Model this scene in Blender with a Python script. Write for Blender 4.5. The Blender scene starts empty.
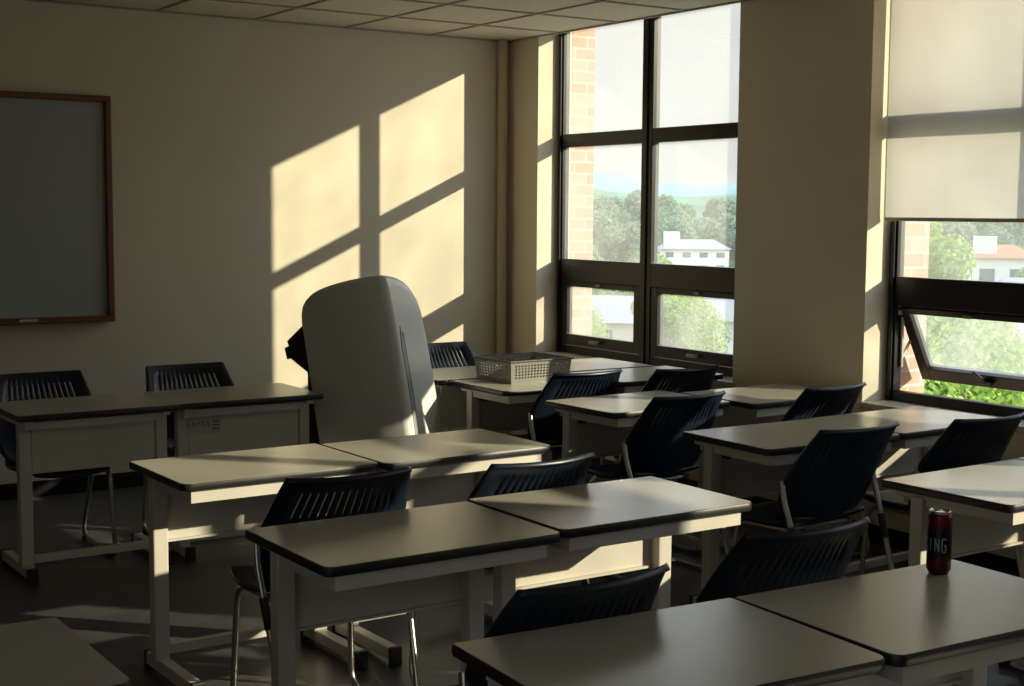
import bpy, bmesh, math, random
from mathutils import Vector, Matrix
R = math.radians
SC = bpy.context.scene
COL = SC.collection

# ------------------------------------------------------------------ camera
CAM_LOC = Vector((0, 0, 1.6164))
F_PX, PITCH, YAW, ROLL = 1403.7, R(5.335), R(33.898), R(0.403)
cd = bpy.data.cameras.new('camera')
cd.sensor_width = 36.0
cd.lens = F_PX / 1024 * 36.0
cd.clip_start, cd.clip_end = 0.05, 5000
cam = bpy.data.objects.new('camera', cd)
COL.objects.link(cam)
cy_, sy_, cp_, sp_ = math.cos(YAW), math.sin(YAW), math.cos(PITCH), math.sin(PITCH)
fw = Vector((sy_ * cp_, cy_ * cp_, -sp_)); rt = Vector((cy_, -sy_, 0)); up = rt.cross(fw)
r2 = math.cos(ROLL) * rt + math.sin(ROLL) * up
u2 = -math.sin(ROLL) * rt + math.cos(ROLL) * up
m = Matrix((r2, u2, -fw)).transposed().to_4x4(); m.translation = CAM_LOC
cam.matrix_world = m
SC.camera = cam

# ------------------------------------------------------------------ world, sun, exposure
vs = SC.view_settings
vs.view_transform = 'Standard'; vs.look = 'None'; vs.gamma = 1.0; vs.use_curve_mapping = False
vs.exposure = 1.08
w = bpy.data.worlds.new('sky'); SC.world = w; w.use_nodes = True
nt = w.node_tree; nt.nodes.clear()
wo = nt.nodes.new('ShaderNodeOutputWorld'); bg = nt.nodes.new('ShaderNodeBackground')
tc = nt.nodes.new('ShaderNodeTexCoord'); sx = nt.nodes.new('ShaderNodeSeparateXYZ')
rp = nt.nodes.new('ShaderNodeValToRGB')
e = rp.color_ramp.elements
e[0].position = 0.0; e[0].color = (0.285, 0.28, 0.275, 1)
e[1].position = 1.0; e[1].color = (0.30, 0.45, 0.70, 1)
x = e.new(0.17); x.color = (0.29, 0.288, 0.285, 1)
x = e.new(0.36); x.color = (0.95, 1.05, 1.15, 1)
x = e.new(0.65); x.color = (0.60, 0.80, 1.05, 1)
nt.links.new(tc.outputs['Generated'], sx.inputs[0]); nt.links.new(sx.outputs['Z'], rp.inputs[0])
nt.links.new(rp.outputs[0], bg.inputs[0]); nt.links.new(bg.outputs[0], wo.inputs[0])
bg.inputs[1].default_value = 1.7

SUN_DIR = Vector((-0.965, 1.0, -0.455)).normalized()
sd = bpy.data.lights.new('sun', 'SUN'); sd.energy = 4.6; sd.color = (1.0, 0.88, 0.64); sd.angle = R(0.6)
sun = bpy.data.objects.new('sun', sd); COL.objects.link(sun)
sun.rotation_euler = SUN_DIR.to_track_quat('-Z', 'Y').to_euler()
SC.cycles.max_bounces = 10; SC.cycles.diffuse_bounces = 7; SC.cycles.transparent_max_bounces = 16
SC.cycles.sample_clamp_indirect = 4.0
SC.cycles.caustics_reflective = False; SC.cycles.caustics_refractive = False
SC.cycles.use_denoising = True

# ------------------------------------------------------------------ room dimensions
XW, YB, CEIL = 5.30, 7.96, 2.75          # window wall, far wall, ceiling
XL, YN = -2.6, -4.2
GX = 5.466                                # inner face of the window frames
XO = 5.76                                # outer brick face
WIN = [(5.705, 7.602), (2.84, 4.768), (-0.06, 1.89), (-2.97, -1.0)]   # openings along the window wall; the last is unseen, added for soft light
SILL, HEAD = 0.69, 2.90

def portal(y0, y1):
    l = bpy.data.lights.new('sky_portal', 'AREA'); l.shape = 'RECTANGLE'; l.size = HEAD - SILL; l.size_y = y1 - y0
    o = bpy.data.objects.new('sky_portal', l); COL.objects.link(o)
    o.location = (XO + 0.03, (y0 + y1) / 2, (SILL + HEAD) / 2); o.rotation_euler = (0, R(90), 0)
    l.cycles.is_portal = True
for a in WIN: portal(*a)
l = bpy.data.lights.new('sky_portal', 'AREA'); l.shape = 'RECTANGLE'; l.size = 1.4; l.size_y = 4.3
o = bpy.data.objects.new('sky_portal', l); COL.objects.link(o); o.location = (XL - .13, -1.75, 1.8); o.rotation_euler = (0, R(-90), 0)
l.cycles.is_portal = True
# ------------------------------------------------------------------ materials
MATS = {}
def mat(name, col, rough=0.6, metal=0.0, spec=0.5, noise=None, bump=None, coat=0.0):
    """noise=(scale, amount): subtle colour mottling. bump=(scale, strength)"""
    m = bpy.data.materials.new(name); m.use_nodes = True
    n = m.node_tree.nodes; l = m.node_tree.links
    b = n['Principled BSDF']
    b.inputs['Base Color'].default_value = (*col, 1); b.inputs['Roughness'].default_value = rough
    b.inputs['Metallic'].default_value = metal; b.inputs['Specular IOR Level'].default_value = spec
    if coat: b.inputs['Coat Weight'].default_value = coat; b.inputs['Coat Roughness'].default_value = 0.15
    t = n.new('ShaderNodeTexCoord')
    if noise:
        nz = n.new('ShaderNodeTexNoise'); nz.inputs['Scale'].default_value = noise[0]; nz.inputs['Detail'].default_value = 5
        l.new(t.outputs['Object'], nz.inputs['Vector'])
        mp = n.new('ShaderNodeMapRange'); mp.inputs['From Min'].default_value = 0.3; mp.inputs['From Max'].default_value = 0.7
        mp.inputs['To Min'].default_value = 1 - noise[1]; mp.inputs['To Max'].default_value = 1 + noise[1]
        l.new(nz.outputs['Fac'], mp.inputs['Value'])
        vm = n.new('ShaderNodeVectorMath'); vm.operation = 'SCALE'; vm.inputs[0].default_value = col
        l.new(mp.outputs[0], vm.inputs['Scale']); l.new(vm.outputs[0], b.inputs['Base Color'])
    if bump:
        nb = n.new('ShaderNodeTexNoise'); nb.inputs['Scale'].default_value = bump[0]; nb.inputs['Detail'].default_value = 3
        l.new(t.outputs['Object'], nb.inputs['Vector'])
        bp = n.new('ShaderNodeBump'); bp.inputs['Strength'].default_value = bump[1]; bp.inputs['Distance'].default_value = 0.002
        l.new(nb.outputs['Fac'], bp.inputs['Height']); l.new(bp.outputs[0], b.inputs['Normal'])
    MATS[name] = m
    return m

mat('wall_paint', (0.70, 0.635, 0.495), 0.75, noise=(1.3, 0.03), bump=(180, 0.25))
mat('floor_dark', (0.045, 0.046, 0.05), 0.32)
mat('ceiling_grid', (0.40, 0.34, 0.27), 0.6)
mat('laminate', (0.54, 0.51, 0.42), 0.23, spec=0.5, noise=(90, 0.03), bump=(500, 0.12))
mat('edge_black', (0.013, 0.013, 0.014), 0.4, spec=0.6)
mat('edge_grey', (0.30, 0.28, 0.24), 0.35)
mat('desk_steel', (0.62, 0.58, 0.50), 0.45, noise=(4, 0.03))
mat('cap_black', (0.02, 0.02, 0.02), 0.5)
mat('navy_plastic', (0.008, 0.015, 0.030), 0.36, spec=0.5, bump=(300, 0.1))
mat('chair_tube', (0.45, 0.43, 0.38), 0.3, metal=1.0)
mat('frame_dark', (0.010, 0.009, 0.008), 0.35, spec=0.35)
mat('frame_light', (0.22, 0.2, 0.18), 0.4, metal=0.6)
mat('board_face', (0.38, 0.41, 0.40), 0.3)
mat('board_wood', (0.17, 0.055, 0.022), 0.4, noise=(12, 0.15))
mat('lectern_grey', (0.76, 0.77, 0.73), 0.3, spec=0.6, noise=(120, 0.03))
mat('lectern_black', (0.012, 0.012, 0.014), 0.5)
mat('lectern_groove_shade', (0.34, 0.35, 0.33), 0.35)
mat('basket_grey', (0.27, 0.265, 0.235), 0.5)
mat('basket_rim', (0.09, 0.09, 0.085), 0.4)
mat('sill_stone', (0.50, 0.46, 0.38), 0.35, noise=(30, 0.08))
mat('pipe_paint', (0.60, 0.52, 0.38), 0.6)
mat('can_metal', (0.75, 0.74, 0.72), 0.25, metal=1.0)
mat('can_print', (0.36, 0.38, 0.40), 0.35)
mat('sticker_film', (0.50, 0.50, 0.46), 0.25)
mat('sticker_ink', (0.10, 0.11, 0.12), 0.5)
mat('plate_pale', (0.58, 0.56, 0.52), 0.4)
mat('plaster_white', (0.70, 0.68, 0.62), 0.8)
mat('plaster_cream', (0.62, 0.53, 0.40), 0.8)
mat('plaster_grey', (0.42, 0.42, 0.42), 0.8)
mat('brick_orange', (0.55, 0.26, 0.14), 0.8)
mat('roof_grey', (0.30, 0.29, 0.30), 0.8)
mat('roof_red', (0.42, 0.17, 0.10), 0.8)
mat('pane_dark', (0.10, 0.13, 0.16), 0.2)
mat('bark', (0.20, 0.15, 0.10), 0.9)
mat('ground_green', (0.25, 0.26, 0.17), 0.95, noise=(0.02, 0.25))
mat('hill_far', (0.17, 0.27, 0.26), 0.95, noise=(0.006, 0.2))  # far hills: distance haze put into the bluish green
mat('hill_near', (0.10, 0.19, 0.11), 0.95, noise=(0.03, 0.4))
mat('asphalt', (0.22, 0.22, 0.22), 0.9)

def leaf_mat(name, c1, c2):
    m = bpy.data.materials.new(name); m.use_nodes = True; n = m.node_tree.nodes; l = m.node_tree.links
    n.clear(); o = n.new('ShaderNodeOutputMaterial'); mx = n.new('ShaderNodeMixShader'); mx.inputs[0].default_value = 0.4
    d = n.new('ShaderNodeBsdfDiffuse'); t = n.new('ShaderNodeBsdfTranslucent')
    g = n.new('ShaderNodeNewGeometry'); r = n.new('ShaderNodeValToRGB')
    r.color_ramp.elements[0].color = (*c1, 1); r.color_ramp.elements[1].color = (*c2, 1)
    l.new(g.outputs['Random Per Island'], r.inputs[0])
    l.new(r.outputs[0], d.inputs[0]); l.new(r.outputs[0], t.inputs[0])
    l.new(d.outputs[0], mx.inputs[1]); l.new(t.outputs[0], mx.inputs[2]); l.new(mx.outputs[0], o.inputs[0])
    MATS[name] = m
leaf_mat('leaf_bright', (0.16, 0.30, 0.05), (0.42, 0.52, 0.14))
leaf_mat('leaf_mid', (0.14, 0.26, 0.09), (0.30, 0.42, 0.16))
leaf_mat('leaf_dark', (0.15, 0.24, 0.15), (0.26, 0.35, 0.22))  # far wood leaves, paled to carry the haze in their colour

def glass_mat(name, haze):  # scatter in the pane stands in for outdoor haze, besides dust
    m = bpy.data.materials.new(name); m.use_nodes = True; n = m.node_tree.nodes; l = m.node_tree.links
    n.clear(); o = n.new('ShaderNodeOutputMaterial')
    tr = n.new('ShaderNodeBsdfTransparent'); tr.inputs[0].default_value = (0.95, 0.965, 0.955, 1)
    tl = n.new('ShaderNodeBsdfTranslucent'); tl.inputs[0].default_value = (0.8, 0.8, 0.78, 1)
    df = n.new('ShaderNodeBsdfDiffuse'); df.inputs[0].default_value = (0.7, 0.7, 0.68, 1)
    m0 = n.new('ShaderNodeMixShader'); m0.inputs[0].default_value = 0.5
    l.new(tl.outputs[0], m0.inputs[1]); l.new(df.outputs[0], m0.inputs[2])
    m1 = n.new('ShaderNodeMixShader')
    nz = n.new('ShaderNodeTexNoise'); nz.inputs['Scale'].default_value = 3.0; nz.inputs['Detail'].default_value = 6
    t = n.new('ShaderNodeTexCoord'); l.new(t.outputs['Object'], nz.inputs['Vector'])
    mp = n.new('ShaderNodeMapRange'); mp.inputs['From Min'].default_value = 0.3; mp.inputs['From Max'].default_value = 0.75
    mp.inputs['To Min'].default_value = haze * 0.6; mp.inputs['To Max'].default_value = haze * 1.4
    l.new(nz.outputs['Fac'], mp.inputs['Value']); l.new(mp.outputs[0], m1.inputs[0])
    l.new(tr.outputs[0], m1.inputs[1]); l.new(m0.outputs[0], m1.inputs[2])
    gl = n.new('ShaderNodeBsdfGlossy'); gl.inputs['Roughness'].default_value = 0.02
    fr = n.new('ShaderNodeFresnel'); ge = n.new('ShaderNodeNewGeometry'); io = n.new('ShaderNodeMapRange')
    io.inputs['To Min'].default_value = 1.4; io.inputs['To Max'].default_value = 1 / 1.4
    l.new(ge.outputs['Backfacing'], io.inputs['Value']); l.new(io.outputs[0], fr.inputs['IOR'])
    m2 = n.new('ShaderNodeMixShader'); l.new(fr.outputs[0], m2.inputs[0])
    l.new(m1.outputs[0], m2.inputs[1]); l.new(gl.outputs[0], m2.inputs[2]); l.new(m2.outputs[0], o.inputs[0])
    MATS[name] = m
glass_mat('glass_clear', 0.17)
glass_mat('glass_dusty_haze', 0.23)

def blind_mat():
    m = bpy.data.materials.new('blind_fabric'); m.use_nodes = True; n = m.node_tree.nodes; l = m.node_tree.links
    n.clear(); o = n.new('ShaderNodeOutputMaterial')
    d = n.new('ShaderNodeBsdfDiffuse'); d.inputs[0].default_value = (0.62, 0.58, 0.47, 1)
    t = n.new('ShaderNodeBsdfTranslucent'); t.inputs[0].default_value = (0.64, 0.60, 0.53, 1)
    mx = n.new('ShaderNodeMixShader'); mx.inputs[0].default_value = 0.52
    l.new(d.outputs[0], mx.inputs[1]); l.new(t.outputs[0], mx.inputs[2]); l.new(mx.outputs[0], o.inputs[0])
    MATS['blind_fabric'] = m
blind_mat()

def brick_mat(name, c1, c2, mortar, bw, bh, axis='Y'):
    m = bpy.data.materials.new(name); m.use_nodes = True; n = m.node_tree.nodes; l = m.node_tree.links
    b = n['Principled BSDF']; b.inputs['Roughness'].default_value = 0.85
    t = n.new('ShaderNodeTexCoord'); sp = n.new('ShaderNodeSeparateXYZ'); cb = n.new('ShaderNodeCombineXYZ')
    ad = n.new('ShaderNodeMath'); ad.operation = 'ADD'
    l.new(t.outputs['Object'], sp.inputs[0]); l.new(sp.outputs['X'], ad.inputs[0]); l.new(sp.outputs['Y'], ad.inputs[1])
    l.new(ad.outputs[0], cb.inputs['X']); l.new(sp.outputs['Z'], cb.inputs['Y'])
    br = n.new('ShaderNodeTexBrick'); br.inputs['Scale'].default_value = 1.0
    br.inputs['Brick Width'].default_value = bw; br.inputs['Row Height'].default_value = bh
    br.inputs['Mortar Size'].default_value = 0.006
    br.inputs['Color1'].default_value = (*c1, 1); br.inputs['Color2'].default_value = (*c2, 1); br.inputs['Mortar'].default_value = (*mortar, 1)
    l.new(cb.outputs[0], br.inputs['Vector']); l.new(br.outputs['Color'], b.inputs['Base Color'])
    MATS[name] = m
brick_mat('brick_outer', (0.42, 0.25, 0.18), (0.50, 0.33, 0.25), (0.50, 0.43, 0.37), 0.20, 0.075)

def floor_mat():
    m = MATS['floor_dark']; n = m.node_tree.nodes; l = m.node_tree.links; b = n['Principled BSDF']
    t = n.new('ShaderNodeTexCoord'); br = n.new('ShaderNodeTexBrick')
    br.offset = 0.0; br.inputs['Scale'].default_value = 1.0
    br.inputs['Brick Width'].default_value = 0.45; br.inputs['Row Height'].default_value = 0.45
    br.inputs['Mortar Size'].default_value = 0.0015
    nz = n.new('ShaderNodeTexNoise'); nz.inputs['Scale'].default_value = 9; nz.inputs['Detail'].default_value = 8
    l.new(t.outputs['Object'], nz.inputs['Vector'])
    r = n.new('ShaderNodeValToRGB'); r.color_ramp.elements[0].position = 0.3; r.color_ramp.elements[1].position = 0.75
    r.color_ramp.elements[0].color = (0.055, 0.055, 0.058, 1); r.color_ramp.elements[1].color = (0.10, 0.098, 0.096, 1)
    l.new(nz.outputs['Fac'], r.inputs[0]); l.new(r.outputs[0], br.inputs['Color1']); l.new(r.outputs[0], br.inputs['Color2'])
    br.inputs['Mortar'].default_value = (0.04, 0.04, 0.04, 1)
    l.new(t.outputs['Object'], br.inputs['Vector']); l.new(br.outputs['Color'], b.inputs['Base Color'])
    b.inputs['Roughness'].default_value = 0.38
floor_mat()

def ceil_mat():
    m = bpy.data.materials.new('ceiling_tile'); m.use_nodes = True; n = m.node_tree.nodes; l = m.node_tree.links
    b = n['Principled BSDF']; b.inputs['Roughness'].default_value = 0.9
    t = n.new('ShaderNodeTexCoord'); nz = n.new('ShaderNodeTexNoise'); nz.inputs['Scale'].default_value = 60; nz.inputs['Detail'].default_value = 4
    l.new(t.outputs['Object'], nz.inputs['Vector'])
    r = n.new('ShaderNodeValToRGB'); r.color_ramp.elements[0].position = 0.35; r.color_ramp.elements[1].position = 0.5
    r.color_ramp.elements[0].color = (0.66, 0.60, 0.53, 1); r.color_ramp.elements[1].color = (0.76, 0.69, 0.61, 1)
    l.new(nz.outputs['Fac'], r.inputs[0]); l.new(r.outputs[0], b.inputs['Base Color'])
    MATS['ceiling_tile'] = m
ceil_mat()

def can_mat():
    m = bpy.data.materials.new('can_red_black'); m.use_nodes = True; n = m.node_tree.nodes; l = m.node_tree.links
    b = n['Principled BSDF']; b.inputs['Roughness'].default_value = 0.25; b.inputs['Metallic'].default_value = 0.5
    t = n.new('ShaderNodeTexCoord'); s = n.new('ShaderNodeSeparateXYZ'); l.new(t.outputs['Object'], s.inputs[0])
    nz = n.new('ShaderNodeTexNoise'); nz.inputs['Scale'].default_value = 28; l.new(t.outputs['Object'], nz.inputs['Vector'])
    a = n.new('ShaderNodeMath'); a.operation = 'MULTIPLY_ADD'; a.inputs[1].default_value = 0.03
    l.new(nz.outputs['Fac'], a.inputs[0]); l.new(s.outputs['Z'], a.inputs[2])
    r = n.new('ShaderNodeValToRGB'); r.color_ramp.interpolation = 'LINEAR'
    mp = n.new('ShaderNodeMapRange'); mp.inputs['From Min'].default_value = 0.015; mp.inputs['From Max'].default_value = 0.171
    l.new(a.outputs[0], mp.inputs['Value']); l.new(mp.outputs[0], r.inputs[0])
    e = r.color_ramp.elements
    e[0].position = 0; e[0].color = (0.07, 0.004, 0.008, 1); e[1].position = 1; e[1].color = (0.20, 0.010, 0.012, 1)
    for p, c in ((0.26, (0.08, 0.005, 0.009, 1)), (0.32, (0.01, 0.01, 0.018, 1)), (0.72, (0.012, 0.01, 0.02, 1)), (0.82, (0.14, 0.008, 0.012, 1))):
        q = e.new(p); q.color = c
    l.new(r.outputs[0], b.inputs['Base Color'])
    MATS['can_red_black'] = m
can_mat()

# ------------------------------------------------------------------ mesh helpers
def build(name, bm, m, parent=None, smooth=False, loc=None, bevel=0.0, seg=2):
    me = bpy.data.meshes.new(name); bmesh.ops.recalc_face_normals(bm, faces=bm.faces)
    bm.to_mesh(me); bm.free()
    mats = m if isinstance(m, (list, tuple)) else [m]
    for q in mats: me.materials.append(MATS[q])
    if smooth:
        for p in me.polygons: p.use_smooth = True
        me.set_sharp_from_angle(angle=R(40))
    o = bpy.data.objects.new(name, me); COL.objects.link(o)
    if parent: o.parent = parent
    if loc: o.location = loc
    if bevel:
        b = o.modifiers.new('bevel', 'BEVEL'); b.width = bevel; b.segments = seg; b.limit_method = 'ANGLE'
    return o

def box(bm, x0, x1, y0, y1, z0, z1, mi=0):
    v = [bm.verts.new(p) for p in ((x0, y0, z0), (x1, y0, z0), (x1, y1, z0), (x0, y1, z0), (x0, y0, z1), (x1, y0, z1), (x1, y1, z1), (x0, y1, z1))]
    for f in ((0, 3, 2, 1), (4, 5, 6, 7), (0, 1, 5, 4), (1, 2, 6, 5), (2, 3, 7, 6), (3, 0, 4, 7)):
        q = bm.faces.new([v[i] for i in f]); q.material_index = mi
    return v

def boxm(name, dims, m, parent=None, bevel=0.0, seg=2, loc=None):
    bm = bmesh.new(); box(bm, *dims); return build(name, bm, m, parent, bevel=bevel, seg=seg, loc=loc)

def prism(bm, pts, z0, z1, mi=0):
    """pts: list of (x,y), extruded between z0 and z1"""
    lo = [bm.verts.new((x, y, z0)) for x, y in pts]; hi = [bm.verts.new((x, y, z1)) for x, y in pts]
    bm.faces.new(lo[::-1]).material_index = mi; bm.faces.new(hi).material_index = mi
    k = len(pts)
    for i in range(k): bm.faces.new((lo[i], lo[(i + 1) % k], hi[(i + 1) % k], hi[i])).material_index = mi

def round_path(pts, r, n=5):
    out = [Vector(pts[0])]
    for a, b, c in zip(pts, pts[1:], pts[2:]):
        a, b, c = Vector(a), Vector(b), Vector(c)
        rr = min(r, (a - b).length * .45, (c - b).length * .45)
        p, q = b + (a - b).normalized() * rr, b + (c - b).normalized() * rr
        for i in range(n + 1):
            t = i / n; out.append(p * (1 - t) ** 2 + b * 2 * t * (1 - t) + q * t * t)
    out.append(Vector(pts[-1])); return out

def tube(bm, pts, r, n=8, mi=0, cap=True):
    pts = [Vector(p) for p in pts]; rings = []; up0 = None
    for i, p in enumerate(pts):
        d = (pts[min(i + 1, len(pts) - 1)] - pts[max(i - 1, 0)]).normalized()
        if up0 is None: up0 = d.orthogonal().normalized()
        up0 = (up0 - d * up0.dot(d)).normalized(); s = d.cross(up0)
        rings.append([bm.verts.new(p + (up0 * math.cos(2 * math.pi * k / n) + s * math.sin(2 * math.pi * k / n)) * r) for k in range(n)])
    for a, b in zip(rings, rings[1:]):
        for k in range(n): bm.faces.new((a[k], a[(k + 1) % n], b[(k + 1) % n], b[k])).material_index = mi
    if cap: bm.faces.new(rings[0][::-1]).material_index = mi; bm.faces.new(rings[-1]).material_index = mi

def lathe(bm, prof, n=32, mi=0):
    rings = [[bm.verts.new((r * math.cos(2 * math.pi * k / n), r * math.sin(2 * math.pi * k / n), z)) for k in range(n)] for r, z in prof]
    for a, b in zip(rings, rings[1:]):
        for k in range(n): bm.faces.new((a[k], a[(k + 1) % n], b[(k + 1) % n], b[k])).material_index = mi
    bm.faces.new(rings[0][::-1]).material_index = mi; bm.faces.new(rings[-1]).material_index = mi

def thing(name, label, cat, loc=(0, 0, 0), rz=0, group=None):
    o = bpy.data.objects.new(name, None); COL.objects.link(o); o.empty_display_size = 0.1
    o.location = loc; o.rotation_euler = (0, 0, rz); tag(o, label, cat, group); return o
def tag(o, label, cat, group=None):
    o['label'] = label; o['category'] = cat
    if group: o['group'] = group
    return o
def struct(o): o['kind'] = 'structure'; return o
def copy_tree(o, parent=None):
    c = o.copy(); COL.objects.link(c)
    if parent: c.parent = parent
    for ch in list(o.children): copy_tree(ch, c)
    return c

# ================================================================== THE ROOM
struct(boxm('floor', (XL - .1, XO, YN - .1, YB + .1, -0.15, 0), 'floor_dark'))
# ceiling: tiles with a recessed grid of T bars
bm = bmesh.new(); box(bm, XL, XW, YN, YB, CEIL + .006, CEIL + .08, 0)
gx = 4.70
xs = [gx - .61 * i for i in range(-0, 12)]; ys = [7.36 - .61 * i for i in range(0, 20)]
for x0 in xs:
    if x0 > XL: box(bm, x0 - .010, x0 + .010, YN, YB, CEIL - .001, CEIL + .006, 1)
for y0 in ys:
    if y0 > YN: box(bm, XL, XW, y0 - .010, y0 + .010, CEIL - .0015, CEIL + .006, 1)
box(bm, XW - .015, XW, YN, YB, CEIL - .004, CEIL + .006, 1); box(bm, XL, XW, YB - .015, YB, CEIL - .004, CEIL + .006, 1)
struct(build('ceiling', bm, ['ceiling_tile', 'ceiling_grid']))
struct(boxm('wall_back', (XL - .1, XO, YB, YB + .25, 0, 3.1), 'wall_paint'))
# corridor side: solid by the whiteboard end; unseen openings added further back for fill light
bm = bmesh.new(); FILL_WIN = [(-3.9, -1.9), (-1.6, .4)]
box(bm, XL - .1, XL, YN - .1, YB, 0, 1.1); box(bm, XL - .1, XL, YN - .1, YB, 2.5, 3.1)
for a, b in ((YN - .1, -3.9), (-1.9, -1.6), (.4, YB)): box(bm, XL - .1, XL, a, b, 1.1, 2.5)
struct(build('wall_left', bm, 'wall_paint'))
for i, (a, b) in enumerate(FILL_WIN):
    bm = bmesh.new()
    for y_ in (a, (a + b) / 2 - .03, b - .06): box(bm, XL - .08, XL - .03, y_, y_ + .06, 1.1, 2.5)
    for z_ in (1.1, 2.44): box(bm, XL - .08, XL - .03, a + .06, b - .06, z_, z_ + .06)
    struct(build('window_%d' % (i + 5), bm, 'frame_dark'))  # unseen window, added to lift the room's shadows
struct(boxm('wall_front', (XL, XW, YN - .1, YN, 0, 3.1), 'wall_paint'))
struct(boxm('roof', (XL - .1, XO, YN - .1, YB + .25, 3.1, 3.2), 'wall_paint'))
# window wall: piers, parapet and head (plaster inside, brick skin outside)
bm = bmesh.new()
piers = [(WIN[0][1], YB), (WIN[1][1], WIN[0][0]), (WIN[2][1], WIN[1][0]), (WIN[3][1], WIN[2][0]), (YN - .1, WIN[3][0])]
for a, b in piers: box(bm, XW, GX + .10, a, b, 0, HEAD)
box(bm, XW, GX + .10, YN - .1, YB, HEAD, 3.1)
for a, b in WIN: box(bm, XW, GX + .10, a, b, 0, SILL - .03)
struct(build('wall_right', bm, 'wall_paint'))
bm = bmesh.new()
for a, b in piers: box(bm, GX + .10, XO, a, b, 0, HEAD)
box(bm, GX + .10, XO, YN - .1, YB + .25, HEAD, 3.4); box(bm, GX + .10, XO, YN - .1, YB + .25, -12, SILL - .03)
for a in ((GX + .10, XO, YB, YB + .25, 0, HEAD),): box(bm, *a)
struct(build('wall_outer', bm, 'brick_outer'))
for i, (a, b) in enumerate(WIN):
    struct(boxm('trim_%d' % (i + 1), (XW - .012, GX + .10, a - .012, b + .012, SILL - .03, SILL), 'sill_stone', bevel=.004))
struct(boxm('baseboard_back', (XL, XW, YB - .012, YB, 0, .09), 'frame_dark'))
struct(boxm('baseboard_right', (XW - .012, XW, YN, YB - .012, 0, .09), 'frame_dark'))
# corner service pipe with its collar
bm = bmesh.new(); tube(bm, [(5.235, 7.925, 0), (5.235, 7.925, 2.752)], .033, 16)
lathe_bm = bm
o = build('corner_pipe', bm, 'pipe_paint', smooth=True); tag(o, 'cream painted vertical pipe in the corner beside the left window', 'pipe')

# windows
def window(idx, y0, y1, open_left=False, sash_labels=None):
    root = bpy.data.objects.new('window_%d' % idx, None); COL.objects.link(root); struct(root)
    root.location = (GX, y0, 0); W = y1 - y0
    X0, X1 = 0.0, .055
    mid = W / 2 + .022; mh = .052
    bm = bmesh.new()
    J = .05
    box(bm, X0, X1, 0, J, SILL, HEAD); box(bm, X0, X1, W - J, W, SILL, HEAD)
    box(bm, X0, X1, J, W - J, SILL, SILL + .05); box(bm, X0, X1, J, W - J, 2.85, HEAD)
    box(bm, X0 - .004, X1, J, W - J, 1.165, 1.31)      # middle rail
    box(bm, X0 - .004, X1, J, W - J, 2.04, 2.125)     # transom
    box(bm, X0 - .006, X1 - .004, mid - mh, mid + mh, SILL, 2.85)
    # raised inner rib lines on the mullion and jambs
    for yy in (mid - .010, .02, W - .04): box(bm, X0 - .016, X0, yy, yy + .02, SILL, HEAD)
    build('window_frame', bm, 'frame_dark', root, bevel=.003, seg=1)
    for (ya, yb) in ((J, mid - mh), (mid + mh, W - J)):
        for (za, zb) in ((1.31, 2.04), (2.125, 2.85)):
            g = boxm('pane', (.020, .024, ya, yb, za, zb), 'glass_clear', root)
        # bottom-hung / top-hung sash
        opened = open_left and ya > mid
        piv = bpy.data.objects.new('sash', None); COL.objects.link(piv); piv.parent = root
        piv.location = (.03 if opened else .02, (ya + yb) / 2, 1.166 if opened else 1.166)
        hw = (yb - ya) / 2 - .004; H = 1.166 - SILL - .055
        bm = bmesh.new(); t = .058
        box(bm, -.02, .03, -hw, -hw + t, -H, 0); box(bm, -.02, .03, hw - t, hw, -H, 0)
        box(bm, -.02, .03, -hw + t, hw - t, -.035, 0); box(bm, -.02, .03, -hw + t, hw - t, -H, -H + .07)
        build('sash_frame', bm, 'frame_dark', piv, bevel=.003, seg=1)
        boxm('pane', (.004, .008, -hw + t, hw - t, -H + .07, -.035), 'glass_dusty_haze', piv)
        bm = bmesh.new(); box(bm, -.05, -.02, -.03, .03, -H + .03, -H + .045)
        if opened: tube(bm, [(-.035, 0, -H + .03), (-.05, .01, -H + .07), (-.07, .03, -H + .12)], .008, 8)
        else: box(bm, -.055, -.045, -.01, .06, -H + .028, -H + .047)
        build('latch', bm, 'frame_light' if not opened else 'frame_dark', piv)
        bm = bmesh.new(); box(bm, -.035, -.02, -.022, .022, -.025, -.01); build('catch', bm, 'frame_light', piv)
        if opened:
            piv.rotation_euler = (0, -R(28), 0)
            # friction stays on the two side jambs
            for s in (-1, 1):
                yy = (ya + yb) / 2 + s * (hw - .005)
                bm = bmesh.new()
                tube(bm, [(.045, yy, .86), (.045, yy, 1.15)], .009, 6)
                tube(bm, [(.045, yy, .90), (.135, yy, 1.03)], .008, 6)
                box(bm, .02, .06, yy - .01, yy + .01, 1.12, 1.165)
                build('stay', bm, 'plate_pale', root)
    return root
window(1, *WIN[0]); window(2, *WIN[1], open_left=True); window(3, *WIN[2]); window(4, *WIN[3])

# roller blind over the middle window
def roller_blind(W_, label):
    t = thing('roller_blind', label, 'blind', (5.405, (W_[0] + W_[1]) / 2, 0))
    hw = (W_[1] - W_[0]) / 2 - .018
    bm = bmesh.new()
    N = 24
    vt = []
    for k, z in enumerate([1.60, 1.9, 2.2, 2.5, 2.80]):
        vt.append([bm.verts.new((.002 * math.sin(j * .9 + k), -hw + 2 * hw * j / N, z)) for j in range(N + 1)])
    for a, b in zip(vt, vt[1:]):
        for j in range(N): bm.faces.new((a[j], a[j + 1], b[j + 1], b[j]))
    build('fabric', bm, 'blind_fabric', t, smooth=True)
    boxm('bottom_bar', (-.006, .006, -hw, hw, 1.585, 1.603), 'sill_stone', t, bevel=.002)
    bm = bmesh.new(); tube(bm, [(0, -hw, 2.82), (0, hw, 2.82)], .022, 14); build('roller', bm, 'frame_light', t, smooth=True)
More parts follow.
